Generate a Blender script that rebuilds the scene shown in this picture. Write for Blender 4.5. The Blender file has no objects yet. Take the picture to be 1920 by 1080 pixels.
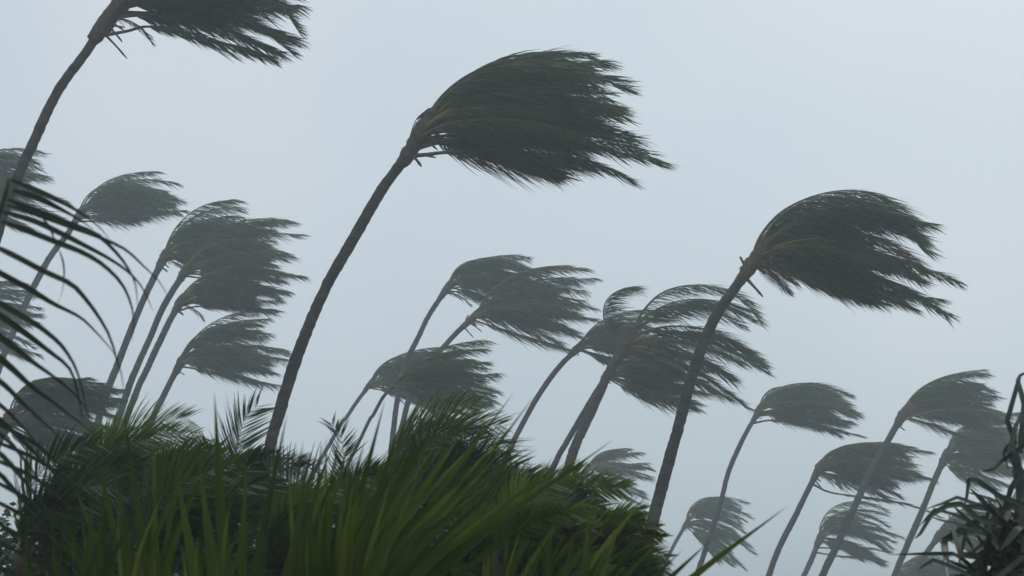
import bpy, math, random
import numpy as np
from mathutils import Vector

# ------------------------------------------------------------------ camera
SC = bpy.context.scene
COL = SC.collection
CAM_Z, PITCH, FPX = 1.7, math.radians(17.0), 2318.0
cam_d = bpy.data.cameras.new('camera')
cam = bpy.data.objects.new('camera', cam_d)
COL.objects.link(cam)
cam.location = (0, 0, CAM_Z)
cam.rotation_euler = (math.radians(90) + PITCH, 0, 0)
cam_d.sensor_width = 36.0
cam_d.lens = FPX / 1920 * 36.0
cam_d.clip_start, cam_d.clip_end = 0.05, 3000
cam_d.dof.use_dof = True
cam_d.dof.focus_distance = 30.0
cam_d.dof.aperture_fstop = 4.0
SC.camera = cam

# ------------------------------------------------------------------ sky
SUN_EL, SUN_AZ = math.radians(58), math.radians(35)      # azimuth from +Y towards +X
world = bpy.data.worlds.new('World')
SC.world = world
world.use_nodes = True
wn, wl = world.node_tree.nodes, world.node_tree.links
wn.clear()
wo = wn.new('ShaderNodeOutputWorld')
bg = wn.new('ShaderNodeBackground'); bg.inputs['Strength'].default_value = 0.10
sky = wn.new('ShaderNodeTexSky'); sky.sky_type = 'NISHITA'; sky.sun_disc = False
sky.sun_elevation = SUN_EL; sky.sun_rotation = SUN_AZ
sky.dust_density = 6.0; sky.air_density = 1.0
hs = wn.new('ShaderNodeHueSaturation'); hs.inputs['Saturation'].default_value = 0.35
wl.new(sky.outputs[0], hs.inputs['Color'])
tc = wn.new('ShaderNodeTexCoord')
nz = wn.new('ShaderNodeTexNoise'); nz.inputs['Scale'].default_value = 2.2; nz.inputs['Detail'].default_value = 2.0
wl.new(tc.outputs['Generated'], nz.inputs['Vector'])
rp = wn.new('ShaderNodeValToRGB')                         # the cloud deck: slow grey-blue patches
rp.color_ramp.elements[0].position = 0.30; rp.color_ramp.elements[0].color = (0.78, 0.93, 1.04, 1)
rp.color_ramp.elements[1].position = 0.72; rp.color_ramp.elements[1].color = (0.98, 1.08, 1.19, 1)
wl.new(nz.outputs[0], rp.inputs[0])
vm = wn.new('ShaderNodeVectorMath'); vm.operation = 'SCALE'; vm.inputs['Scale'].default_value = 7.15
wl.new(rp.outputs[0], vm.inputs[0])
mx = wn.new('ShaderNodeMix'); mx.data_type = 'RGBA'; mx.inputs['Factor'].default_value = 0.84
wl.new(hs.outputs[0], mx.inputs['A']); wl.new(vm.outputs[0], mx.inputs['B'])
wl.new(mx.outputs['Result'], bg.inputs['Color'])
wl.new(bg.outputs[0], wo.inputs[0])

sun_d = bpy.data.lights.new('sun', 'SUN')
sun_d.energy = 0.6; sun_d.angle = math.radians(40); sun_d.color = (1.0, 0.97, 0.92)
sun = bpy.data.objects.new('sun', sun_d); COL.objects.link(sun)
sdir = Vector((math.sin(SUN_AZ) * math.cos(SUN_EL), math.cos(SUN_AZ) * math.cos(SUN_EL), math.sin(SUN_EL)))
sun.rotation_euler = sdir.to_track_quat('Z', 'Y').to_euler()

SC.view_settings.view_transform = 'Standard'
SC.view_settings.look = 'None'
SC.view_settings.exposure = 0.0
SC.view_settings.gamma = 1.0
SC.render.engine = 'CYCLES'
SC.cycles.use_denoising = True
SC.cycles.max_bounces = 6
SC.cycles.diffuse_bounces = 3
SC.cycles.transmission_bounces = 4
SC.cycles.volume_bounces = 1

# ------------------------------------------------------------------ helpers
CT, ST = math.cos(PITCH), math.sin(PITCH)


def P(px, py, D):
    """point seen at photo pixel (px, py), at the distance D in front of the camera (world y)"""
    a, b = px - 960.0, 540.0 - py
    d = np.array((a, FPX * CT - b * ST, FPX * ST + b * CT))
    return np.array((0, 0, CAM_Z)) + d * (D / d[1])


def px2m(p, D):
    return p * D / FPX / CT


def nrm(v):
    return v / np.maximum(np.linalg.norm(v, axis=-1, keepdims=True), 1e-9)


def spline(pts, n):
    """Catmull-Rom through pts, n samples at even arc length"""
    p = np.array(pts, float)
    if len(p) < 3:
        p = np.vstack([p[0], (p[0] + p[-1]) / 2, p[-1]])
    q = np.vstack([2 * p[0] - p[1], p, 2 * p[-1] - p[-2]])
    out = []
    for i in range(1, len(q) - 2):
        t = np.linspace(0, 1, 14, endpoint=False)[:, None]
        a, b, c, d = q[i - 1], q[i], q[i + 1], q[i + 2]
        out.append(.5 * (2 * b + (c - a) * t + (2 * a - 5 * b + 4 * c - d) * t ** 2 + (3 * b - a - 3 * c + d) * t ** 3))
    o = np.vstack(out + [p[-1:]])
    s = np.concatenate([[0], np.cumsum(np.linalg.norm(np.diff(o, axis=0), axis=1))])
    u = np.linspace(0, s[-1], n)
    return np.stack([np.interp(u, s, o[:, k]) for k in range(3)], 1)


def mesh_obj(name, verts, faces, mat, parent=None, base=(0, 0, 0), smooth=True):
    me = bpy.data.meshes.new(name)
    v = np.asarray(verts, float) - np.asarray(base, float)
    me.from_pydata(v.tolist(), [], faces)
    if smooth:
        me.polygons.foreach_set('use_smooth', [True] * len(me.polygons))
    me.materials.append(mat)
    o = bpy.data.objects.new(name, me)
    COL.objects.link(o)
    if parent is not None:
        o.parent = parent
    return o


def empty(name, loc, label, cat, group=None):
    o = bpy.data.objects.new(name, None)
    o.empty_display_size = .3
    COL.objects.link(o)
    o.location = [float(c) for c in loc]
    o['label'] = label
    o['category'] = cat
    if group:
        o['group'] = group
    return o


def tube(path, rad, sides=10, cap=True):
    path = np.asarray(path, float); n = len(path)
    rad = np.asarray(rad, float)
    T = nrm(np.gradient(path, axis=0))
    up = np.array((0., 1., 0.13))
    A = nrm(np.cross(T, up)); B = np.cross(A, T)
    th = np.linspace(0, 2 * np.pi, sides, endpoint=False)
    if rad.ndim == 1:
        rad = rad[:, None] * np.ones((1, sides))
    V = path[:, None, :] + rad[:, :, None] * (np.cos(th)[None, :, None] * A[:, None, :] + np.sin(th)[None, :, None] * B[:, None, :])
    V = V.reshape(-1, 3)
    F = []
    for i in range(n - 1):
        for k in range(sides):
            k2 = (k + 1) % sides
            F.append((i * sides + k, i * sides + k2, (i + 1) * sides + k2, (i + 1) * sides + k))
    if cap:
        F.append(tuple(range(sides - 1, -1, -1)))
        F.append(tuple((n - 1) * sides + k for k in range(sides)))
    return V, F


# ------------------------------------------------------------------ materials
def leaf_mat(name, c0, c1, trans=0.3, rough=0.45, scale=1.5, spec=0.2):
    m = bpy.data.materials.new(name); m.use_nodes = True
    n, l = m.node_tree.nodes, m.node_tree.links
    n.clear()
    out = n.new('ShaderNodeOutputMaterial')
    pr = n.new('ShaderNodeBsdfPrincipled')
    pr.inputs['Roughness'].default_value = rough
    pr.inputs['Specular IOR Level'].default_value = spec
    tr = n.new('ShaderNodeBsdfTranslucent')
    mixs = n.new('ShaderNodeMixShader'); mixs.inputs[0].default_value = trans
    t = n.new('ShaderNodeTexCoord')
    nz = n.new('ShaderNodeTexNoise'); nz.inputs['Scale'].default_value = scale; nz.inputs['Detail'].default_value = 4
    l.new(t.outputs['Object'], nz.inputs['Vector'])
    oi = n.new('ShaderNodeObjectInfo')
    ad = n.new('ShaderNodeMath'); ad.operation = 'MULTIPLY_ADD'
    l.new(oi.outputs['Random'], ad.inputs[0]); ad.inputs[1].default_value = 0.5
    l.new(nz.outputs[0], ad.inputs[2])
    sb = n.new('ShaderNodeMath'); sb.operation = 'SUBTRACT'; sb.inputs[1].default_value = 0.25
    sb.use_clamp = True
    l.new(ad.outputs[0], sb.inputs[0])
    mc = n.new('ShaderNodeMix'); mc.data_type = 'RGBA'
    mc.inputs['A'].default_value = (*c0, 1); mc.inputs['B'].default_value = (*c1, 1)
    l.new(sb.outputs[0], mc.inputs['Factor'])
    l.new(mc.outputs['Result'], pr.inputs['Base Color'])
    hv = n.new('ShaderNodeHueSaturation'); hv.inputs['Value'].default_value = 1.5; hv.inputs['Saturation'].default_value = 1.1
    l.new(mc.outputs['Result'], hv.inputs['Color'])
    l.new(hv.outputs[0], tr.inputs['Color'])
    l.new(pr.outputs[0], mixs.inputs[1]); l.new(tr.outputs[0], mixs.inputs[2])
    l.new(mixs.outputs[0], out.inputs[0])
    return m


def rough_mat(name, c0, c1, scale=6.0, stretch=(1, 1, 1), bump=0.3, rough=0.85):
    m = bpy.data.materials.new(name); m.use_nodes = True
    n, l = m.node_tree.nodes, m.node_tree.links
    pr = n['Principled BSDF']
    pr.inputs['Roughness'].default_value = rough
    pr.inputs['Specular IOR Level'].default_value = 0.2
    t = n.new('ShaderNodeTexCoord')
    mp = n.new('ShaderNodeMapping'); mp.inputs['Scale'].default_value = stretch
    l.new(t.outputs['Object'], mp.inputs[0])
    nz = n.new('ShaderNodeTexNoise'); nz.inputs['Scale'].default_value = scale; nz.inputs['Detail'].default_value = 6
    nz.inputs['Roughness'].default_value = .65
    l.new(mp.outputs[0], nz.inputs['Vector'])
    r = n.new('ShaderNodeValToRGB')
    r.color_ramp.elements[0].position = .32; r.color_ramp.elements[0].color = (*c0, 1)
    r.color_ramp.elements[1].position = .68; r.color_ramp.elements[1].color = (*c1, 1)
    l.new(nz.outputs[0], r.inputs[0]); l.new(r.outputs[0], pr.inputs['Base Color'])
    bp = n.new('ShaderNodeBump'); bp.inputs['Strength'].default_value = bump; bp.inputs['Distance'].default_value = .02
    l.new(nz.outputs[0], bp.inputs['Height']); l.new(bp.outputs[0], pr.inputs['Normal'])
    return m


M_FROND = leaf_mat('frond_green', (.018, .043, .027), (.072, .118, .046), .27)
M_FROND_Y = leaf_mat('frond_olive', (.055, .070, .020), (.120, .115, .028), .3)
M_FROND_B = leaf_mat('frond_dry', (.085, .060, .030), (.15, .10, .045), .25)
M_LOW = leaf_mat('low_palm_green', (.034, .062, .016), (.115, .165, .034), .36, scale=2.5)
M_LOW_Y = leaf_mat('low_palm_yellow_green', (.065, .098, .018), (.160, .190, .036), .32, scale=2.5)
M_DARK = leaf_mat('low_palm_shaded', (.018, .033, .019), (.066, .090, .042), .22, scale=2.5)  # leaf colour lowered to stand in for shade inside the dense undergrowth
M_FAN = leaf_mat('fan_leaf_green', (.016, .032, .007), (.086, .118, .022), .36, .45, scale=3, spec=.12)
M_NEAR = leaf_mat('near_leaflet_dark', (.010, .018, .011), (.028, .040, .016), .12, .5, scale=3)
M_STRAP = leaf_mat('strap_leaf_dark', (.014, .020, .014), (.085, .105, .070), .08, .4, scale=5, spec=.4)
M_FAN_Y = leaf_mat('fan_leaf_light', (.060, .084, .015), (.155, .182, .038), .38, .45, scale=3, spec=.15)
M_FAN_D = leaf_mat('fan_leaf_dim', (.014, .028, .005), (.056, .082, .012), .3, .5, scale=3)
M_RIB = rough_mat('midrib_yellow_green', (.07, .075, .022), (.13, .12, .035), 3, rough=.6)
M_RIB_D = rough_mat('midrib_dark', (.03, .04, .018), (.06, .065, .03), 3, rough=.6)
M_RIB_Y = rough_mat('midrib_orange', (.20, .14, .03), (.30, .21, .05), 3, rough=.6)
M_BARK = rough_mat('palm_bark', (.032, .032, .034), (.098, .092, .088), 5, (1, 1, 3.5), .5)
M_BARK_D = rough_mat('dark_palm_bark', (.020, .020, .022), (.085, .076, .070), 3.2, (1, 1, 2.2), .6)  # darker bark tone for the nearest tall palms
M_SHAFT = rough_mat('crown_fibre', (.040, .034, .026), (.125, .095, .064), 7, (2.2, 2.2, .8), .6)
M_SHAFT_W = rough_mat('crown_fibre_warm', (.05, .038, .026), (.17, .115, .068), 7, (2.2, 2.2, .8), .6)
M_STUB = rough_mat('dry_leaf_base', (.06, .045, .03), (.16, .12, .08), 9, (1, 1, 1), .5)
M_GROUND = rough_mat('ground_soil', (.025, .028, .014), (.07, .065, .035), .8, (1, 1, 1), .6)
M_STEM = rough_mat('shrub_stem', (.04, .03, .02), (.09, .07, .05), 8)

# ------------------------------------------------------------------ ground
def build_ground():
    nx, ny = 60, 60
    xs = np.linspace(-350, 350, nx); ys = np.linspace(-90, 520, ny)
    X, Y = np.meshgrid(xs, ys)
    R = np.sqrt(X ** 2 + Y ** 2)
    Z = .25 * np.sin(X * .07 + 1) * np.cos(Y * .05) * np.clip(R / 30, 0, 1)
    V = np.stack([X, Y, Z], -1).reshape(-1, 3)
    F = [(j * nx + i, j * nx + i + 1, (j + 1) * nx + i + 1, (j + 1) * nx + i) for j in range(ny - 1) for i in range(nx - 1)]
    o = mesh_obj('ground', V, F, M_GROUND)
    o['kind'] = 'structure'


build_ground()

# ------------------------------------------------------------------ fronds
WIND = np.array((1.0, 0.0, -0.06))


def make_frond(path, parent, base, rng, leaf_len, n=64, width=.05, mat=None, ribmat=None, bare=.16,
               droop=(8, 32), side=.34, along=.24, wind=WIND, windmix=.95, rib_r=.024, rows=4, name='frond', tip=.42, curl=0.0, roll=0.0, stiff=0.0):
    """one feather leaf: a rib along path and two rows of narrow leaflets streaming down wind"""
    mat = mat or M_FROND; ribmat = ribmat or M_RIB
    N = 40
    path = spline(path, N)
    T = nrm(np.gradient(path, axis=0))
    up = np.array((0., 0., 1.))
    S = np.cross(T, up); bad = np.linalg.norm(S, axis=1) < .25
    S[bad] = np.array((0., -1., 0.)); S = nrm(S)
    if roll:
        S = nrm(math.cos(roll) * S + math.sin(roll) * np.cross(S, T))
    n = int(n * 1.45); width = width * .68
    M = 2 * n
    s = np.concatenate([np.linspace(bare, .995, n)] * 2) + rng.uniform(-.006, .006, M)
    s = np.clip(s, bare, 1.0)
    sg = np.concatenate([np.ones(n), -np.ones(n)])
    fi = s * (N - 1); i0 = np.clip(fi.astype(int), 0, N - 2); fr = (fi - i0)[:, None]
    p0 = path[i0] * (1 - fr) + path[i0 + 1] * fr
    t0 = nrm(T[i0] * (1 - fr) + T[i0 + 1] * fr)
    s0 = nrm(S[i0] * (1 - fr) + S[i0 + 1] * fr) * sg[:, None]
    w = (s - bare) / (1 - bare)
    prof = np.clip(.5 + 2.4 * w, 0, 1) * (1 - (1 - tip) * np.clip((w - .4) / .6, 0, 1) ** 1.2)
    ll = leaf_len * prof * rng.uniform(.70, 1.15, M)
    # slow clumping along the frond: leaflets stick together in wet bundles
    ph = rng.uniform(0, 6.28, 3)
    clump = .5 * np.sin(w * 37 + ph[0]) + .5 * np.sin(w * 71 + ph[1])
    dr = np.radians(rng.uniform(droop[0], droop[1], M) + 4 * clump)
    W = np.tile(nrm(wind), (M, 1))
    W[:, 1] += rng.normal(0, .12, M)
    dr = dr + rng.normal(0, math.radians(5), M) * (.4 + w)
    W[:, 2] -= np.tan(dr)
    W = nrm(W)
    d0 = nrm(along * 2 * t0 + side * 2.2 * s0 + windmix * .55 * W + rng.normal(0, .05, (M, 3)))
    d1 = nrm(along * t0 + side * .5 * s0 + windmix * 1.3 * W + rng.normal(0, .05, (M, 3)))
    d2 = nrm(.15 * t0 + windmix * 1.3 * W + np.array((0, 0, -curl)) + rng.normal(0, .06, (M, 3)))
    if stiff:
        ds = nrm((.55 + .6 * w)[:, None] * t0 + .8 * s0 + windmix * .6 * W + rng.normal(0, .06, (M, 3)))
        d0 = nrm(d0 * (1 - stiff) + ds * stiff); d1 = nrm(d1 * (1 - stiff) + ds * stiff)
        d2 = nrm(d2 * (1 - stiff) + (ds + (0, 0, -.12)) * stiff)
    ks = np.linspace(0, 1, rows)
    pts = [p0]
    for a in range(rows - 1):
        k = (a + .5) / (rows - 1)
        d = d0 * (1 - k) ** 2 + 2 * d1 * k * (1 - k) + d2 * k * k
        pts.append(pts[-1] + nrm(d) * (ll / (rows - 1))[:, None])
    nrmv = nrm(rng.normal(0, 1, (M, 3)) * .55 + np.array((0, -.3, .9)))
    wid = width * rng.uniform(.75, 1.2, M)
    wp = np.interp(ks, [0, .12, .4, .75, 1], [.45, .95, 1., .5, .03])
    V = np.zeros((M, rows, 2, 3))
    for a in range(rows):
        dd = nrm((pts[min(a + 1, rows - 1)] - pts[max(a - 1, 0)]))
        wv = nrm(np.cross(dd, nrmv)) * (wid * wp[a] * .5)[:, None]
        V[:, a, 0] = pts[a] - wv
        V[:, a, 1] = pts[a] + wv
    V = V.reshape(-1, 3)
    idx = np.arange(M)[:, None, None] * rows * 2 + np.arange(rows - 1)[None, :, None] * 2 + np.array([0, 1, 3, 2])[None, None, :]
    F = idx.reshape(-1, 4).tolist()
    fo = mesh_obj(name, V, F, mat, parent, base)
    k = np.linspace(0, 1, N)
    rr = rib_r * (1.25 * (1 - k) ** 2.2 + .62 * (1 - k) + .10)
    rv, rf = tube(path, rr, 6)
    ro = mesh_obj('midrib', rv, rf, ribmat, fo, base)
    return fo


def crown_path(root, L, a0, a1, y0, y1, p=1.7, n=12):
    pts = [np.array(root, float)]
    for i in range(n):
        t = (i + .5) / n
        an = math.radians(a1 + (a0 - a1) * (1 - t) ** p)
        ya = math.radians(y1 + (y0 - y1) * (1 - t) ** 1.4)
        d = np.array((math.cos(an) * math.cos(ya), math.cos(max(min(an, 1.2), -1.2)) * math.sin(ya), math.sin(an)))
        pts.append(pts[-1] + d / np.linalg.norm(d) * L / n)
    return pts


def palm(label, D, trunk, wpx, Lpx, n=22, seed=0, a=(78, -8), e=(-4, -26), extras=(), shaft=None, mats=None, leaf=.28, nl=60,
         droop=(6, 30), group='wind-bent coconut palms', stubs=4, lean=0.0, name='palm_tree', rib=None, width=None, cat='palm tree',
         shaftmat=None, topw=.93, side=.36, yaw=55, bark=None, sw=1.3, wm=.95, stiff=0.0, rolls=(-.35, .35), rows=4, dry=0, Lvar=(.66, 1.12)):
    """trunk: photo pixels from the lowest visible point up to the crown root; extras: hand placed fronds"""
    rng = np.random.default_rng(seed + 11)
    if name == 'palm_tree':
        wpx = wpx * .72
    gust = rng.normal(0, 4)
    mats = mats or [M_FROND, M_FROND, M_FROND, M_FROND, M_FROND_Y]
    m = len(trunk)
    tp = [P(x, y, D + lean * (i / max(m - 1, 1))) for i, (x, y) in enumerate(trunk)]
    root = tp[-1]
    d = tp[0] - tp[1]; d = d / max(abs(d[2]), 1e-3)
    z0 = tp[0][2]
    pre = []
    if z0 > .4:
        pre = [np.array((tp[0][0] + d[0] * z0 * .62, tp[0][1] + d[1] * z0 * .5, -.15)),
               np.array((tp[0][0] + d[0] * z0 * .40, tp[0][1] + d[1] * z0 * .35, z0 * .5))]
    full = pre + tp
    base = full[0] * np.array((1, 1, 0))
    o = empty(name, base, label, cat, group)
    # trunk with ring scars
    length = sum(np.linalg.norm(full[i + 1] - full[i]) for i in range(len(full) - 1))
    nr = int(min(max(length / .09, 20), 150))
    path = spline(full, nr)
    k = np.linspace(0, 1, nr)
    w = px2m(wpx, D) * .5
    rad = w * (1.0 + .5 * np.exp(-k * length / .5) + .05 * (1 - k)) * (1 - (1 - topw) * k ** 2)
    rad = rad * (1 + .05 * (np.arange(nr) % 2)) * (1 + .03 * np.sin(k * 23 + seed) + .018 * rng.normal(0, 1, nr))
    path[1:-1] += rng.normal(0, w * .025, (nr - 2, 3)) * np.array((1, 1, 0))
    radm = rad[:, None] * (1 + rng.normal(0, .02, (nr, 10)))
    tv, tf = tube(path, radm, 10)
    mesh_obj('trunk', tv, tf, bark or M_BARK, o, base)
    # fibrous crown shaft
    L = px2m(Lpx, D)
    ax = nrm(path[-1] - path[-4])
    sl = shaft if shaft is not None else .17 * L
    sp = np.array([root - ax * sl * .55 + ax * sl * 1.35 * t for t in np.linspace(0, 1, 16)])
    kk = np.linspace(0, 1, 16)
    sr = sw * w * np.interp(kk, [0, .12, .35, .6, .85, 1], [.74, .84, 1.04, 1.10, .86, .42])
    srm = sr[:, None] * (1 + rng.normal(0, .10, (16, 12)))
    sv, sf = tube(sp, srm, 12)
    mesh_obj('crown_shaft', sv, sf, shaftmat or M_SHAFT, o, base)
    tipp = root + ax * sl * .45
    rr = rib or M_RIB
    wd = width or min(max(.048, px2m(2.8, D)), .068)
    ls = L * leaf
    n = int(round(n * 1.3)); nl = int(nl * 1.15)
    for i in range(n):
        u = (i + rng.uniform(0, 1)) / n
        dro = (droop[0] + 8 * u, droop[1] + 14 * u)
        a0 = a[0] + (a[1] - a[0]) * u + rng.normal(0, 6)
        a1 = e[0] + (e[1] - e[0]) * u + gust + rng.normal(0, 6)
        y0 = rng.uniform(-yaw, yaw); y1 = rng.uniform(-20, 20)
        LL = L * rng.uniform(*Lvar) * (1 - .10 * abs(u - .5))
        st = root + ax * sl * (.40 - .55 * u * rng.uniform(.6, 1)) + rng.normal(0, w * .3, 3)
        mt = mats[int(rng.integers(len(mats)))]
        rm = M_RIB_Y if (name == 'palm_tree' and rng.uniform() < .16) else rr
        make_frond(crown_path(st, LL, a0, a1, y0, y1, p=rng.uniform(1.4, 2.0)), o, base, rng, ls, nl, wd, mt, rm,
                   droop=dro, rib_r=.0052 * L, side=side, rows=rows, windmix=wm, stiff=stiff, roll=rng.uniform(*rolls))
    for ex in extras:
        pts = [P(q[0], q[1], D + lean + (q[2] if len(q) > 2 else 0)) for q in ex['p']]
        axp = np.vstack([path[int(nr * .7):], sp])
        pts[0] = axp[np.argmin(np.linalg.norm(axp - pts[0], axis=1))]
        make_frond(pts, o, base, rng, ex.get('leaf', ls), ex.get('n', nl + 10), wd, ex.get('mat', M_FROND), ex.get('rib', rr),
                   bare=ex.get('bare', .16), droop=ex.get('droop', droop), rib_r=ex.get('rr', .006 * L), side=ex.get('side', side),
                   windmix=ex.get('wm', wm), rows=rows, stiff=stiff, roll=ex.get('roll', .9 if stiff else 0), tip=ex.get('tip', .42), along=ex.get('along', .24))
    for i in range(dry):                      # short dead fronds hanging below the crown
        st = root - ax * sl * rng.uniform(.0, .3)
        make_frond(crown_path(st, L * rng.uniform(.22, .36), rng.uniform(-10, 30), rng.uniform(-60, -30), rng.uniform(-50, 50), 0), o, base, rng,
                   ls * .45, 22, wd * .8, M_FROND_B, M_STUB, rib_r=.005 * L, droop=(25, 60), rows=3, name='dead_frond')
    for i in range(stubs):                    # stumps of old leaf stalks
        st = root + ax * sl * rng.uniform(-.45, .25)
        an = math.radians(rng.choice([rng.uniform(60, 115), rng.uniform(-60, 15), rng.uniform(-60, 15)]))
        dd = np.array((math.cos(an), rng.uniform(-.5, .3), math.sin(an)))
        ln = sl * rng.uniform(.22, .55)
        q = np.array([st + dd * ln * t + np.array((0.12, 0, -.25)) * ln * t * t for t in np.linspace(0, 1, 7)])
        r7 = w * np.array([.42, .38, .3, .26, .22, .26, .10]) * rng.uniform(.7, 1.15)
        v7, f7 = tube(q, r7, 7)
        mesh_obj('leaf_stub', v7, f7, M_STUB, o, base)
    return o


# ---- the tall palms
palm('tall dark palm in the middle with the largest wind-blown crown, long curved trunk', 23,
     [(505, 842), (522, 780), (558, 665), (608, 545), (660, 452), (715, 357), (748, 312), (782, 262)], 30, 400, n=20, seed=1,
     a=(62, 5), e=(-2, -22), nl=92, leaf=.275, droop=(4, 22), stubs=9, shaft=1.1, sw=1.5, bark=M_BARK_D, Lvar=(.70, 1.05),
     extras=[
         dict(p=[(775, 280), (790, 232), (850, 163), (930, 114), (1020, 101, .2), (1105, 103, .2)], droop=(3, 16), tip=.35, bare=.22),
         dict(p=[(782, 262), (800, 225), (862, 172), (930, 148, -.3), (1010, 140, -.4), (1110, 142, -.4), (1175, 165, -.4)], rib=M_RIB_Y, droop=(6, 18), bare=.25),
         dict(p=[(790, 250), (850, 205, -.2), (950, 180, -.5), (1060, 185, -.6), (1165, 215, -.5)], droop=(6, 20)),
         dict(p=[(790, 255), (860, 225, -.2), (960, 215, -.5), (1080, 225, -.6), (1190, 262, -.5)], droop=(6, 22)),
         dict(p=[(790, 275), (845, 262), (900, 250, -.4), (1030, 246, -.6), (1140, 262, -.5), (1238, 306, -.4)], droop=(12, 30)),
         dict(p=[(780, 285), (820, 268), (860, 264, .4), (960, 258, .6), (1090, 270, .6), (1200, 296, .4)], droop=(12, 30)),
         dict(p=[(775, 300), (800, 290), (835, 286, -.2), (935, 283, -.3), (1040, 290, -.4), (1110, 305, -.4), (1180, 336, -.3)], rib=M_RIB,
              droop=(16, 36), leaf=.85, side=.25, bare=.2, tip=.45),
         dict(p=[(762, 300), (768, 262), (780, 225), (800, 205)], leaf=.5, n=24, bare=.75),
     ])
palm('tall dark palm at the upper left, crown cut by the top edge', 21.5,
     [(0, 425), (28, 345), (62, 268), (108, 172), (160, 100), (185, 62), (212, 25)], 26, 370, n=20, seed=2,
     a=(62, 5), e=(0, -12), nl=92, leaf=.275, droop=(8, 30), stubs=8, shaft=1.25, bark=M_BARK_D, topw=.95, dry=1, sw=1.75,
     extras=[
         dict(p=[(195, 72), (240, 58), (272, 50), (330, 55, -.3), (400, 78, -.3), (450, 90, -.3), (510, 108, -.2)], leaf=.75, bare=.28, droop=(20, 40)),
         dict(p=[(215, 40), (265, 28), (330, 28, .3), (400, 48, .4), (460, 72, .4), (525, 100, .4)], droop=(18, 40), leaf=.95),
         dict(p=[(222, 25), (290, 5), (370, 10, .2), (440, 30, .2), (500, 55, .2), (555, 75, .2)], droop=(14, 36), leaf=.95),
         dict(p=[(225, 20), (270, 5), (340, 5, -.4), (430, 28, -.5), (500, 60, -.5), (545, 98, -.5)], droop=(15, 35), leaf=.8),
         dict(p=[(232, 0), (280, -40), (360, -55, -.4), (450, -35, -.5), (520, 5, -.5), (560, 60, -.5)], droop=(15, 35), leaf=.8, mat=M_FROND_Y),
     ])
palm('tall dark palm right of centre with an orange leaf rib and sweeping lower fronds', 26,
     [(1205, 1075), (1222, 985), (1250, 880), (1275, 790), (1300, 695), (1338, 600), (1378, 540), (1412, 492)], 29, 330, n=18, seed=3,
     a=(78, 5), e=(-28, -30), nl=88, leaf=.275, droop=(10, 34), stubs=9, shaft=1.0, bark=M_BARK_D, mats=[M_FROND, M_FROND, M_FROND, M_FROND_Y], shaftmat=M_SHAFT_W, topw=.9, dry=4, Lvar=(.68, 1.04),
     extras=[
         dict(p=[(1408, 495), (1425, 445), (1465, 398), (1525, 368), (1590, 357, .2), (1650, 372, .2), (1690, 402, .2), (1715, 440)], droop=(14, 42), tip=.5, leaf=1.25),
         dict(p=[(1410, 492), (1430, 448), (1475, 402), (1540, 380, .3), (1610, 378, .4), (1670, 400, .4), (1722, 450, .4)], droop=(12, 40), leaf=1.2),
         dict(p=[(1412, 490), (1435, 455), (1480, 415), (1545, 395, -.3), (1620, 400, -.4), (1690, 425, -.4), (1735, 470, -.4)], droop=(16, 46), leaf=1.2),
         dict(p=[(1415, 490), (1440, 468), (1500, 451, -.5), (1560, 449, -.6), (1625, 468, -.6), (1710, 495, -.5), (1795, 528, -.4)], rib=M_RIB_Y, mat=M_FROND_Y,
              droop=(22, 46), leaf=.9),
         dict(p=[(1418, 492), (1470, 475), (1540, 480, -.4), (1620, 510, -.5), (1700, 545, -.5), (1778, 592, -.4)], droop=(22, 44), leaf=.9),
         dict(p=[(1416, 488), (1460, 455), (1530, 430, .3), (1610, 438, .4), (1680, 468, .4), (1728, 508, .4)], droop=(16, 40), leaf=1.1, mat=M_FROND_Y),
         dict(p=[(1418, 498), (1460, 500), (1520, 525, -.3), (1590, 548, -.4), (1650, 568, -.4)], droop=(22, 44), leaf=.9),
         dict(p=[(1418, 495), (1470, 490), (1540, 505, .4), (1620, 535, .5), (1700, 553, .5), (1764, 560, .4)], droop=(18, 40), leaf=.85),
     ])
palm('mid-distance palm behind the right tall trunk, one frond curled straight up on its left', 36,
     [(1068, 868), (1088, 815), (1112, 765), (1135, 712), (1155, 675), (1170, 650)], 21, 270, n=6, seed=4,
     a=(70, -20), e=(-20, -24), nl=72, leaf=.275, droop=(10, 34), stubs=7, shaft=1.0, dry=4, topw=1.15, Lvar=(.75, 1.0),
     extras=[
         dict(p=[(1165, 655), (1145, 625), (1132, 595), (1136, 565), (1158, 545), (1185, 540)], droop=(-2, 18), leaf=.95, bare=.2, tip=.7),
         dict(p=[(1185, 625), (1205, 585), (1240, 550), (1290, 535), (1345, 540), (1390, 560), (1425, 605)], droop=(12, 34), leaf=1.1),
         dict(p=[(1185, 630), (1220, 600), (1280, 572), (1350, 572), (1410, 600)], droop=(14, 34), leaf=1.1),
         dict(p=[(1180, 640), (1205, 635), (1250, 625), (1310, 623), (1370, 640), (1432, 685)], rib=M_RIB_Y, droop=(16, 40), leaf=1.1),
         dict(p=[(1180, 650), (1230, 660), (1290, 690), (1340, 720), (1405, 768)], droop=(14, 36), leaf=.8),
     ])
palm('slender palm whose crown hides behind the curled-frond palm, trunk parallel to it', 40,
     [(1035, 882), (1062, 830), (1090, 782), (1118, 735), (1138, 705)], 15, 180, n=16, seed=5, a=(35, -35), e=(0, -12), nl=56, droop=(8, 30), stubs=2)
palm('grey palm left of the curled-frond palm, thin curved trunk and small crown', 47,
     [(945, 875), (962, 830), (985, 785), (1012, 738), (1045, 692), (1080, 656)], 14, 190, n=20, seed=6, a=(72, -25), e=(-8, -30), nl=56, stubs=4, dry=1)

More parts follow.
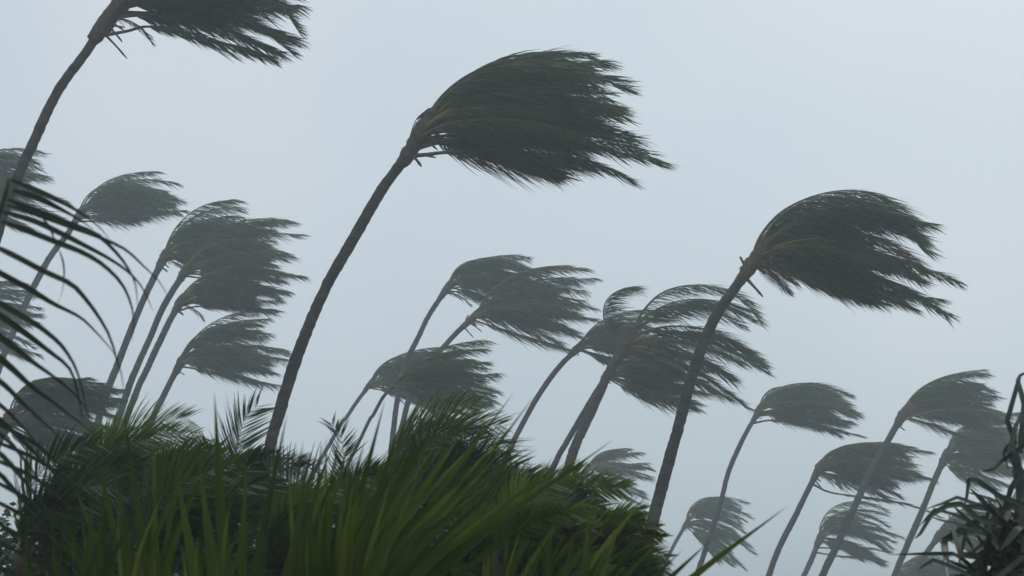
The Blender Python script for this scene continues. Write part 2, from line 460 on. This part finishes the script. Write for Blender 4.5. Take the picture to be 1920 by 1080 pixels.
# ---- left group
palm('grey palm behind the near drooping leaflets, tidy egg-shaped crown with one long lower frond', 48,
     [(-5, 700), (30, 610), (62, 540), (95, 480), (122, 445), (148, 405)], 17, 185, n=20, seed=7, a=(75, 18), e=(-14, -2), nl=60, stubs=2, topw=.9,
     extras=[dict(p=[(150, 418), (190, 414), (250, 402), (300, 396), (345, 394)], droop=(14, 34), side=.25)])
palm('palm crown cut by the left edge beside the upper left trunk', 40,
     [(-230, 640), (-200, 540), (-160, 440), (-118, 362)], 24, 215, n=22, seed=8, a=(72, -15), e=(-6, -26), nl=64, stubs=1)
palm('small palm crown cut by the left edge, half hidden by dark drooping leaflets', 50,
     [(-190, 900), (-165, 780), (-130, 680), (-98, 600)], 18, 170, n=20, seed=9, a=(72, -20), e=(-6, -26), nl=54, stubs=1)
palm('grey palm with upright stub on its neck, upper crown of the left trio', 46,
     [(196, 752), (218, 690), (245, 620), (272, 555), (305, 488)], 18, 210, n=22, seed=10, a=(82, 15), e=(-12, -12), nl=60, stubs=4, dry=1)
palm('grey palm with olive and orange tinted crown, middle of the left trio', 45,
     [(232, 755), (256, 690), (282, 632), (308, 572), (345, 512)], 17, 215, n=22, seed=11, a=(70, 0), e=(0, -14), nl=60, stubs=2,
     mats=[M_FROND, M_FROND, M_FROND_Y, M_FROND_Y, M_FROND_B])
palm('grey palm with one long low frond stretched right, lowest of the left trio', 44,
     [(248, 755), (272, 700), (296, 648), (318, 602), (335, 572)], 17, 190, n=13, seed=12, a=(65, 15), e=(-5, -10), nl=56, stubs=4, dry=1,
     extras=[dict(p=[(336, 590), (360, 576), (395, 574), (450, 574), (522, 583)], droop=(12, 30), side=.2, leaf=.8, bare=.25)])
palm('short grey palm below the left trio, rounded crown between it and the tall middle trunk', 50,
     [(284, 790), (302, 752), (320, 715), (337, 684)], 16, 190, n=22, seed=13, a=(82, -10), e=(-8, -16), nl=58, stubs=3)
palm('dark palm dome low at the left edge behind the near leaflets', 34,
     [(-40, 1010), (-30, 920), (-12, 850), (12, 795)], 24, 215, n=24, seed=14, a=(88, -20), e=(-6, -28), nl=66, stubs=2, mats=[M_FROND])

# ---- centre group
palm('grey palm at the centre, upper one of an overlapping pair', 50,
     [(735, 830), (746, 745), (764, 675), (783, 635), (805, 590), (835, 545)], 14, 190, n=20, seed=15, a=(84, 10), e=(-12, -22), nl=58, stubs=4, dry=1)
palm('grey centre palm with pale fibre at its neck, lower of an overlapping pair', 47,
     [(748, 830), (768, 745), (797, 690), (825, 658), (855, 625), (885, 597)], 14, 215, n=22, seed=116, a=(55, 5), e=(4, -12), nl=60, stubs=6, dry=1, shaft=1.1, shaftmat=M_SHAFT_W,
     extras=[dict(p=[(880, 605), (905, 592), (950, 594), (1010, 600), (1080, 622)], droop=(8, 26), rib=M_RIB_Y)])
palm('low pale grey palm below the centre pair, thin slanted trunk', 58,
     [(630, 812), (648, 785), (668, 755), (690, 725)], 10, 165, n=18, seed=17, a=(65, 0), e=(-4, -14), nl=52, stubs=4)
palm('low greenish palm right of the pale one, thin dark leaning trunk', 41,
     [(682, 810), (700, 778), (718, 745), (738, 722)], 9, 185, n=22, seed=18, a=(58, -20), e=(4, -20), nl=60, stubs=1,
     mats=[M_FROND, M_LOW, M_LOW])
palm('small brownish palm low beside the right tall trunk, fronds in three ragged bands', 66,
     [(1060, 1010), (1072, 960), (1085, 915), (1098, 885)], 12, 122, n=13, seed=19, a=(70, -40), e=(0, -38), nl=44, stubs=0, mats=[M_FROND, M_FROND_Y, M_FROND_B])

# ---- right group
palm('grey palm right of the tall right trunk, one long low frond under its rounded crown', 54,
     [(1305, 1085), (1330, 1010), (1352, 940), (1366, 885), (1392, 825), (1420, 775)], 13, 178, n=22, seed=20, a=(75, 5), e=(-24, -16), nl=58, stubs=3, topw=.85,
     extras=[dict(p=[(1412, 795), (1445, 788), (1490, 792), (1550, 802), (1618, 818)], droop=(14, 32), side=.22, leaf=.8)])
palm('grey palm at the right with a crisp fan crown, highest of the lower right group', 50,
     [(1540, 1085), (1568, 1025), (1600, 955), (1632, 885), (1660, 835), (1688, 785)], 17, 192, n=22, seed=21, a=(70, 10), e=(-6, -16), nl=58, stubs=4)
palm('grey palm with ragged brown neck and a long detached lower frond, lower right', 52,
     [(1440, 1085), (1462, 1025), (1490, 970), (1512, 925), (1532, 885)], 14.5, 190, n=22, seed=22, a=(52, 5), e=(-16, -26), nl=58, stubs=6, dry=2,
     extras=[dict(p=[(1522, 905), (1560, 924), (1640, 934), (1700, 945), (1760, 968)], droop=(10, 24), side=.2, leaf=.7, bare=.25)])
palm('grey palm at the far right behind the dark tattered plant, broad smooth crown', 56,
     [(1676, 1085), (1700, 1025), (1726, 965), (1748, 910), (1770, 862)], 15.5, 180, n=22, seed=23, a=(66, -8), e=(-8, -18), nl=58, stubs=3)
palm('distant small palm low right of the tall trunk, crown hooked back to the left', 74,
     [(1235, 1085), (1250, 1050), (1266, 1018), (1285, 985)], 9, 125, n=20, seed=24, a=(110, -40), e=(-20, -38), nl=48, stubs=1)
palm('distant small palm low at the right, crown split by a gap above two flat fronds', 68,
     [(1492, 1110), (1508, 1078), (1522, 1048), (1535, 1015)], 13, 145, n=18, seed=25, a=(95, 0), e=(-25, -24), nl=50, stubs=4, dry=1,
     extras=[dict(p=[(1535, 1030), (1570, 1028), (1620, 1026), (1668, 1036)], droop=(8, 20), side=.2, leaf=.7),
             dict(p=[(1535, 1038), (1570, 1042), (1620, 1045), (1660, 1060)], droop=(8, 20), side=.2, leaf=.7)])
palm('distant palm behind the dark tattered plant, slanted neck with dry stubs', 60,
     [(1680, 1120), (1712, 1075), (1735, 1040), (1760, 1005)], 14, 165, n=20, seed=26, a=(62, -25), e=(-16, -34), nl=52, stubs=5)
palm('distant palm top just showing at the bottom edge, lower right', 66,
     [(1640, 1190), (1655, 1150), (1668, 1110), (1680, 1088)], 12, 140, n=18, seed=27, a=(60, -20), e=(-10, -20), nl=48, stubs=1)

# ------------------------------------------------------------------ low palms of the undergrowth
LG = 'low palms of the undergrowth'
LOWG = [M_LOW, M_LOW_Y, M_LOW_Y]


def low(label, D, x, y, Lpx, n, seed, a, e, mats, ext=(), **k):
    D = D * .6
    n = max(8, int(n * .68))
    kw = dict(nl=34, leaf=.34, droop=(-4, 26), wm=.35, stubs=0, shaft=.2, width=.022, side=.62, stiff=.85, rolls=(.4, 1.5), yaw=75, topw=.9)
    kw.update(k)
    return palm(label, D, [(x - 18, y + 190), (x - 12, y + 110), (x - 5, y + 50), (x, y)], 22, Lpx, n=n, seed=seed, a=a, e=e, mats=mats, extras=ext,
                group=LG, name='low_palm', cat='low palm', rib=k.pop('rib', M_RIB_D), **{q: v for q, v in kw.items() if q != 'rib'})


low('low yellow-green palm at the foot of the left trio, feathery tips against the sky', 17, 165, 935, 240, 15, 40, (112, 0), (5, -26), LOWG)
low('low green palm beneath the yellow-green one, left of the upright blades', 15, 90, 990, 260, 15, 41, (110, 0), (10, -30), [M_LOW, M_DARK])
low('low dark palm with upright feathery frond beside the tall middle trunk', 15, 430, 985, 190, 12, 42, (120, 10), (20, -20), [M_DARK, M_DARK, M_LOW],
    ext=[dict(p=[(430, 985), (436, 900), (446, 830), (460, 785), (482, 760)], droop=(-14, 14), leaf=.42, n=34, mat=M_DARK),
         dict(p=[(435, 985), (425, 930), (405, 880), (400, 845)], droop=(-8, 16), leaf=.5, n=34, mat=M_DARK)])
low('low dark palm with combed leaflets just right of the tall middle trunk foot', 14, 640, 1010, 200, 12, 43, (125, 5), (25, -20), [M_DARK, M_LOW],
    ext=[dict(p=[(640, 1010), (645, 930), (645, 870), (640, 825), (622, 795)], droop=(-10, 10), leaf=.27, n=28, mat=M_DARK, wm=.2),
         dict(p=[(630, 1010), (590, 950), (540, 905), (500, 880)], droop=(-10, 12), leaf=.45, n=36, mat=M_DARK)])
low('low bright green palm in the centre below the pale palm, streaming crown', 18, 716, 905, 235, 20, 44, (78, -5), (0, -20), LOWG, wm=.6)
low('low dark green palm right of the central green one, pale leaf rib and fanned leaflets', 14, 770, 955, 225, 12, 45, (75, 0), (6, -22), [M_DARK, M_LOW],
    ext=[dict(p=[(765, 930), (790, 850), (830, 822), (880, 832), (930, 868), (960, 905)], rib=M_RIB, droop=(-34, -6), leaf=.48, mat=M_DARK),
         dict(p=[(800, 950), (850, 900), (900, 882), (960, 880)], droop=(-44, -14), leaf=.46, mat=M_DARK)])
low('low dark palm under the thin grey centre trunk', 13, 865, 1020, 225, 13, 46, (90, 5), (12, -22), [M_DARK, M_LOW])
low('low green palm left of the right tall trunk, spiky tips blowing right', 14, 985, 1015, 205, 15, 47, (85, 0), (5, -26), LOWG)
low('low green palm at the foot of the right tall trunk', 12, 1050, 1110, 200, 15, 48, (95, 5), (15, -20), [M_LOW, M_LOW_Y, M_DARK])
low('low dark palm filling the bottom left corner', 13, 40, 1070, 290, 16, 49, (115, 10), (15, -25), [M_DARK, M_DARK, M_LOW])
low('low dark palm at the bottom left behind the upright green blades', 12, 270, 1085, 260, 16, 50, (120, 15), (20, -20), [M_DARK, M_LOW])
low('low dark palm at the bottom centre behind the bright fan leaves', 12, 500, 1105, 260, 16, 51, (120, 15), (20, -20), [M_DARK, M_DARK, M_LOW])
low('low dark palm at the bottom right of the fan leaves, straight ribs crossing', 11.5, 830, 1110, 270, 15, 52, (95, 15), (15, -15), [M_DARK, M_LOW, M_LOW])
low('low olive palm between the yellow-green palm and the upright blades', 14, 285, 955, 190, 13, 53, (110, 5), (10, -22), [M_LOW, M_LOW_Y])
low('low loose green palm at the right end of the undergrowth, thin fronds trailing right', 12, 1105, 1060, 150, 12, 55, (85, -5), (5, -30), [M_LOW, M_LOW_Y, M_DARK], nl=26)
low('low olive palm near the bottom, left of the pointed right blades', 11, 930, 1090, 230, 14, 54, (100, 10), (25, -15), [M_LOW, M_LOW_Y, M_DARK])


# ------------------------------------------------------------------ leafy shrubs behind the low palms
def shrub(label, D, x, ytop, wpx, seed):
    rng = np.random.default_rng(seed)
    D = D * .62
    c = P(x, ytop, D)
    w = px2m(wpx, D) * .5
    h = c[2]
    base = np.array((c[0], c[1], 0))
    o = empty('leafy_shrub', base, label, 'shrub', 'dark shrubs behind the low palms')
    for i in range(7):
        a = rng.uniform(0, 6.28); r = rng.uniform(.2, .7) * w
        q = spline([base, base + (r * .4 * math.cos(a), r * .4 * math.sin(a), h * .45), base + (r * math.cos(a) + .2, r * math.sin(a), h * rng.uniform(.75, .92))], 10)
        v, f = tube(q, np.linspace(.06, .015, 10), 6)
        mesh_obj('stem', v, f, M_STEM, o, base)
    n = 6000
    # leaf clumps spread through the crown's volume
    ncl = 90
    cc = nrm(rng.normal(0, 1, (ncl, 3))) * rng.uniform(.35, 1, (ncl, 1)) ** .5
    cen = base + np.stack([cc[:, 0] * w, cc[:, 1] * w * .8, h * .52 + cc[:, 2] * h * .45], 1)
    ci = rng.integers(0, ncl, n)
    p = cen[ci] + rng.normal(0, .16, (n, 3)) * np.array((1, 1, .8))
    p[:, 2] = np.maximum(p[:, 2], .05)
    d = nrm(rng.normal(0, .6, (n, 3)) + np.array((.8, 0, -.1)))
    nv = nrm(rng.normal(0, .6, (n, 3)) + np.array((0, -.3, .8)))
    s = nrm(np.cross(d, nv))
    ln = rng.uniform(.07, .13, n)[:, None]; wd = ln * .28
    V = np.stack([p, p + d * ln * .5 + s * wd, p + d * ln, p + d * ln * .5 - s * wd], 1).reshape(-1, 3)
    F = (np.arange(n)[:, None] * 4 + np.arange(4)[None]).tolist()
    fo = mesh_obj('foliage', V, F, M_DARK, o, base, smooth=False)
    fo['kind'] = 'stuff'


for i, (lab, D, x, yt, w) in enumerate([
        ('dark leafy shrub low at the left edge behind the grey palm dome', 22, 60, 925, 480),
        ('dark leafy shrub under the yellow-green low palm', 21, 260, 885, 420),
        ('dark leafy shrub behind the foot of the tall middle trunk', 20, 470, 930, 360),
        ('dark leafy shrub under the bright green central low palm', 20, 735, 915, 330),
        ('dark leafy shrub under the thin grey centre trunk', 20, 930, 950, 330),
        ('dark leafy shrub left of the right tall trunk', 19, 1075, 1020, 220)]):
    shrub(lab, D, x, yt, w, 70 + i)


# ------------------------------------------------------------------ near fan palms
def blade_mesh(path, wmax, nside, fold=.25, prof=None):
    """a folded strap: two half blades meeting in a sunken middle rib"""
    n = len(path)
    T = nrm(np.gradient(path, axis=0))
    nv = np.asarray(nside, float)
    S = nrm(np.cross(T, nv)); Nn = nrm(np.cross(S, T))
    k = np.linspace(0, 1, n)
    w = wmax * .5 * (np.interp(k, [0, .22, .42, .72, .88, 1], [.5, .95, 1, .58, .25, .02]) if prof is None else prof(k))
    V = np.concatenate([path - S * w[:, None] + Nn * (w * fold)[:, None], path, path + S * w[:, None] + Nn * (w * fold)[:, None]])
    F = []
    for i in range(n - 1):
        F.append((i, i + 1, n + i + 1, n + i)); F.append((n + i, n + i + 1, 2 * n + i + 1, 2 * n + i))
    return V, F


def fan_leaf(parent, base, hub, D, blades, mat, rng, wpx=26, bend=1.0, foot=None):
    """hub: pixel; blades: list of pixel tips (x, y[, depth]), each a blade of its own on the leaf stalk"""
    h = P(hub[0], hub[1], D)
    f = np.array(foot if foot is not None else base, float) + (0, 0, .1)
    pt = spline([f, f * .45 + h * .55 + (-.05, .05, 0), h], 14)
    v, fc = tube(pt, np.linspace(.016, .009, 14), 7)
    leaf = mesh_obj('fan_leaf', v, fc, M_RIB, parent, base)
    for (tx, ty, td) in blades:
        t = P(tx, ty, D + td)
        mid = (h + t) * .5 + np.array((-.10, 0, .04)) * np.linalg.norm(t - h) * rng.uniform(.2, 1.2) * bend
        p = spline([h + rng.normal(0, .008, 3), mid, t], 14)
        bv, bf = blade_mesh(p, px2m(wpx * rng.uniform(.8, 1.15), D), (rng.uniform(-.5, .5), -1, rng.uniform(0, .5)), fold=rng.uniform(.4, 1.1))
        mesh_obj('leaf_blade', bv, bf, M_FAN_Y if (mat is M_FAN and rng.uniform() < .22) else mat, leaf, base)
    return leaf


def fan_palm(label, x, D, leaves, seed, mat=M_FAN):
    rng = np.random.default_rng(seed)
    b = P(x, 1080, D); base = np.array((b[0], b[1], 0))
    o = empty('fan_palm', base, label, 'fan palm', 'fan palms close to the camera')
    tv, tf = tube(np.array([base + (0, 0, z) for z in np.linspace(-.05, .55, 8)]), np.linspace(.12, .09, 8), 10)
    mesh_obj('trunk', tv, tf, M_SHAFT, o, base)
    for lf in leaves:
        fan_leaf(o, base, lf['hub'], D + lf.get('d', 0), lf['tips'], lf.get('mat', mat), rng, lf.get('w', 26), lf.get('bend', 1.0), foot=base + (0, 0, .45))
    return o


def arc_tips(hub, a0, a1, n, L0, L1, rng, dep=.25):
    out = []
    for i in range(n):
        u = i / (n - 1)
        an = math.radians(a0 + (a1 - a0) * u + rng.uniform(-1.5, 1.5)); L = (L0 + (L1 - L0) * u) * rng.uniform(.86, 1.06)
        out.append((hub[0] + math.cos(an) * L, hub[1] - math.sin(an) * L, rng.uniform(-dep, dep)))
    return out


r1 = np.random.default_rng(5)
fan_palm('bright green fan palm at the bottom centre, dense blades sweeping up and right', 640, 4.2, [
    dict(hub=(610, 1260), tips=arc_tips((610, 1260), 99, 46, 28, 390, 540, r1), w=15),
    dict(hub=(660, 1240), d=-.35, tips=arc_tips((660, 1240), 106, 42, 26, 300, 470, r1), w=15),
    dict(hub=(640, 1230), d=.4, tips=arc_tips((640, 1230), 94, 40, 16, 420, 580, r1), w=15, bend=.6),
    dict(hub=(660, 1260), d=.2, tips=[(1002, 742, .2), (962, 738, .3), (1150, 824, .1), (1058, 858, 0), (980, 985, .1), (1040, 935, 0), (930, 960, 0)], w=17, bend=.4),
], 61)
fan_palm('fan palm at the bottom left of centre with a few tall upright separate blades', 450, 3.9, [
    dict(hub=(470, 1420), tips=[(402, 738, 0), (462, 845, .1), (538, 778, .0), (372, 858, .1), (330, 880, .1), (585, 880, .2)], w=27, bend=.3),
    dict(hub=(430, 1330), d=-.3, tips=arc_tips((430, 1330), 128, 82, 16, 330, 420, r1), w=15),
], 62)
fan_palm('dim fan palm in the bottom left corner, blades leaning left', 250, 4.4, [
    dict(hub=(280, 1300), tips=arc_tips((280, 1300), 132, 74, 22, 340, 470, r1), w=13),
    dict(hub=(150, 1320), d=-.2, tips=arc_tips((150, 1320), 132, 70, 16, 320, 420, r1), w=13, mat=M_FAN_D),
    dict(hub=(330, 1330), d=.3, tips=[(170, 790, .1), (232, 770, .1), (205, 850, 0), (290, 830, 0), (120, 860, .1), (318, 905, 0)], w=18, bend=.4),
], 63)
fan_palm('fan palm at the bottom right of centre, pointed blades reaching toward the right tall trunk', 1120, 4.6, [
    dict(hub=(1090, 1270), tips=[(1212, 928, .1), (1475, 950, 0), (1250, 1000, .1), (1330, 1015, .1), (1165, 975, 0), (1105, 960, .1), (1040, 955, .2), (1075, 1010, 0), (1010, 1000, .1), (1140, 1020, 0)], w=18),
    dict(hub=(960, 1260), d=.3, tips=arc_tips((960, 1260), 105, 40, 22, 250, 370, r1), w=13),
    dict(hub=(1060, 1290), d=-.3, tips=arc_tips((1060, 1290), 118, 50, 18, 250, 330, r1), w=14, mat=M_FAN_D),
], 64)


# ------------------------------------------------------------------ near feather leaf hanging in from the left
def near_frond():
    rng = np.random.default_rng(81)
    D = 4.0
    b = P(-420, 1080, D + .5); base = np.array((b[0], b[1], 0))
    o = empty('near_palm', base, 'dark near palm leaf entering from the left edge, long drooping leaflets', 'palm leaf')
    crown = P(-260, 1500, D + .3)
    tv, tf = tube(spline([base, (base + crown) / 2 + (.03, 0, 0), crown], 20), np.linspace(.13, .09, 20), 10)
    mesh_obj('trunk', tv, tf, M_BARK, o, base)
    for fi, rp in enumerate([[(-260, 1500), (-240, 1250), (-170, 960), (-90, 700), (-40, 520), (-6, 415), (10, 365), (18, 336)],
                             [(-260, 1500), (-200, 1380), (-120, 1220), (-60, 1060), (-40, 900), (-50, 760)]]):
        path = spline([P(x, y, D + (.35 if fi else 0)) for x, y in rp], 40)
        v, f = tube(path, np.linspace(.018, .008, 40), 7)
        fr = mesh_obj('frond', v, f, M_RIB_D, o, base)
        if fi == 0:
            # start, bend, end of each leaflet in the photograph, upper ones first
            L = [[(20, 338), (50, 350), (100, 372), (147, 397), (185, 425), (205, 448)],
                 [(22, 358), (50, 366), (83, 378), (140, 407), (175, 430)],
                 [(15, 375), (67, 397), (133, 422), (180, 440), (207, 463), (233, 493), (253, 530), (258, 575)],
                 [(12, 385), (67, 402), (133, 426), (180, 443), (233, 467), (267, 497), (300, 530), (318, 562)],
                 [(5, 398), (67, 417), (110, 437), (150, 457), (200, 483), (240, 510), (267, 540), (287, 583)],
                 [(2, 415), (67, 440), (110, 457), (160, 477), (200, 503), (233, 540), (250, 590), (247, 640)],
                 [(-22, 456), (40, 487), (83, 510), (133, 533), (160, 560), (187, 597), (207, 633), (217, 668), (232, 720), (224, 750)],
                 [(-40, 490), (0, 513), (50, 540), (100, 570), (150, 595), (180, 623), (210, 657), (220, 675)],
                 [(-55, 540), (0, 570), (40, 593), (73, 613), (107, 640), (127, 664), (147, 704), (168, 791)],
                 [(-62, 555), (0, 593), (40, 620), (93, 660), (128, 688), (142, 720), (156, 790)],
                 [(-72, 590), (0, 632), (60, 678), (101, 707), (144, 743), (165, 775)],
                 [(-85, 618), (0, 673), (60, 726), (96, 752), (154, 796), (172, 812)],
                 [(-95, 650), (0, 716), (36, 750), (72, 784), (108, 817), (125, 845)],
                 [(-105, 680), (0, 760), (31, 789), (60, 820), (90, 858)],
                 [(-115, 715), (0, 790), (45, 830), (85, 870), (120, 915), (140, 960)],
                 [(-125, 745), (0, 815), (45, 862), (80, 910), (112, 955)],
                 [(-135, 780), (-10, 845), (35, 890), (85, 950), (128, 1000), (150, 1040)],
                 [(-145, 820), (-15, 880), (35, 930), (85, 990), (130, 1050), (150, 1090)],
                 [(-160, 890), (-20, 965), (40, 1025), (85, 1085)],
                 [(80, 410), (92, 425), (104, 455), (108, 478)],
                 [(112, 470), (120, 500), (118, 540), (105, 580)]]
            for q in L:
                dd = np.cumsum(rng.normal(0, .02, len(q)))
                p = spline([P(x, y, D + dd[j]) for j, (x, y) in enumerate(q)], 18)
                thin = q[0][0] > 50
                v, f = blade_mesh(p, px2m((4.5 if thin else 13) * rng.uniform(.8, 1.15), D), (rng.uniform(-.3, .3), -1, .4), .35,
                                  prof=lambda k: np.interp(k, [0, .12, .35, .6, .8, 1], [.5, 1, .95, .55, .28, .05]))
                mesh_obj('leaflet', v, f, M_NEAR, fr, base)
        else:
            for i in range(18):
                s = path[4 + 2 * i]
                ln = rng.uniform(.42, .6); an = math.radians(rng.uniform(-58, -38))
                p = spline([s, s + np.array((math.cos(an * .6), 0.03, math.sin(an * .6))) * ln * .5, s + np.array((math.cos(an * .8), .05, math.sin(an * .8))) * ln], 12)
                v, f = blade_mesh(p, .016, (.1, -1, .4), .35)
                mesh_obj('leaflet', v, f, M_NEAR, fr, base)


near_frond()


# ------------------------------------------------------------------ tattered strap-leaved plant at the right edge
def strap_plant():
    rng = np.random.default_rng(91)
    D = 6.0
    b = P(1900, 1080, D); base = np.array((b[0], b[1], 0))
    o = empty('strap_leaf_plant', base, 'dark tattered plant with broken strap leaves at the lower right corner', 'plant')
    c = P(1895, 1030, D)
    tp = spline([base, base * .5 + c * .5 + (.04, 0, 0), c], 20)
    v, f = tube(tp, np.linspace(.11, .07, 20), 10)
    mesh_obj('stem', v, f, M_STEM, o, base)
    v, f = tube(spline([c, P(1915, 960, D), P(1908, 880, D), P(1898, 835, D)], 16), np.linspace(.035, .02, 16) * (1 + .15 * rng.normal(0, 1, 16)), 9)
    mesh_obj('branch', v, f, M_STRAP, o, base)
    H = [[(1905, 860), (1900, 820), (1888, 790), (1905, 730), (1912, 705), (1930, 695)],
         [(1912, 850), (1918, 790), (1920, 760), (1908, 715), (1915, 700)],
         [(1900, 870), (1892, 850), (1905, 800), (1918, 768)],
         [(1898, 850), (1880, 862), (1862, 880), (1840, 884)],
         [(1905, 845), (1925, 830), (1945, 835)],
         [(1905, 850), (1890, 835), (1882, 850), (1890, 880)],
         [(1920, 965), (1880, 935), (1832, 902), (1815, 900), (1812, 930), (1806, 955)],
         [(1925, 945), (1895, 950), (1870, 958), (1855, 985), (1850, 1010)],
         [(1890, 985), (1850, 955), (1812, 940), (1795, 934), (1765, 946), (1735, 955)],
         [(1880, 1000), (1830, 970), (1800, 945), (1775, 948), (1745, 965), (1725, 1000), (1715, 1010)],
         [(1870, 1010), (1830, 985), (1790, 965), (1752, 955), (1720, 990)],
         [(1875, 1010), (1840, 1000), (1800, 985), (1760, 975), (1735, 965)],
         [(1880, 1085), (1830, 1070), (1800, 1045), (1786, 1038), (1740, 1038), (1670, 1040)],
         [(1860, 1100), (1800, 1070), (1750, 1050), (1735, 1058), (1722, 1068)],
         [(1920, 880), (1895, 915), (1880, 960), (1885, 1000)]]
    for q in H:
        dd = rng.uniform(-.25, .1) + np.cumsum(rng.normal(0, .03, len(q)))
        pp = [P(x, y, D + dd[j]) for j, (x, y) in enumerate(q)]
        # keep the kinks sharp: linear runs between the bends
        p = np.vstack([np.linspace(pp[j], pp[j + 1], 5, endpoint=False) for j in range(len(pp) - 1)] + [pp[-1][None]])
        v, f = blade_mesh(p, px2m(rng.uniform(7, 12), D), (rng.uniform(-.6, .6), -1, rng.uniform(-.3, .6)), rng.uniform(.2, .7),
                          prof=lambda k: np.interp(k, [0, .2, .6, .85, 1], [.8, 1, .85, .55, .1]))
        mesh_obj('strap_leaf', v, f, M_STRAP, o, base)
    for i in range(140):
        s = np.array((rng.normal(1900, 32), rng.normal(1030, 40)))
        an = rng.uniform(0, 6.28); L = rng.uniform(90, 190)
        m = s + np.array((math.cos(an), -math.sin(an))) * L * .55
        an2 = an + rng.choice([-1, 1]) * rng.uniform(.2, 1.5)
        e = m + np.array((math.cos(an2), -math.sin(an2))) * L * .5
        if e[0] < 1770 or e[1] < 905 or m[1] < 905:
            continue
        d0, d1, d2 = rng.uniform(-.35, .35, 3)
        pp = [P(s[0], s[1], D + d0), P(m[0], m[1], D + d1), P(e[0], e[1], D + d2)]
        p = np.vstack([np.linspace(pp[j], pp[j + 1], 6, endpoint=False) for j in range(2)] + [pp[-1][None]])
        v, f = blade_mesh(p, px2m(rng.uniform(8, 15), D), (rng.uniform(-.8, .8), -1, rng.uniform(-.5, .8)), rng.uniform(.1, .7),
                          prof=lambda k: np.interp(k, [0, .2, .6, .85, 1], [.8, 1, .85, .55, .1]))
        mesh_obj('strap_leaf', v, f, M_STRAP, o, base)


strap_plant()


# ------------------------------------------------------------------ driving rain mist
def haze():
    x0, x1, y0, y1, z0, z1 = -360, 360, -100, 530, -1.5, 26
    V = [(x, y, z) for z in (z0, z1) for y in (y0, y1) for x in (x0, x1)]
    F = [(0, 2, 3, 1), (4, 5, 7, 6), (0, 1, 5, 4), (2, 6, 7, 3), (0, 4, 6, 2), (1, 3, 7, 5)]
    m = bpy.data.materials.new('rain_haze'); m.use_nodes = True
    n, l = m.node_tree.nodes, m.node_tree.links
    n.clear()
    out = n.new('ShaderNodeOutputMaterial')
    pv = n.new('ShaderNodeVolumePrincipled')
    pv.inputs['Color'].default_value = (.89, .98, 1.0, 1)
    pv.inputs['Density'].default_value = 0.0044
    pv.inputs['Anisotropy'].default_value = 0.5
    l.new(pv.outputs[0], out.inputs['Volume'])
    o = mesh_obj('haze', V, F, m, smooth=False)
    o['kind'] = 'stuff'


haze()
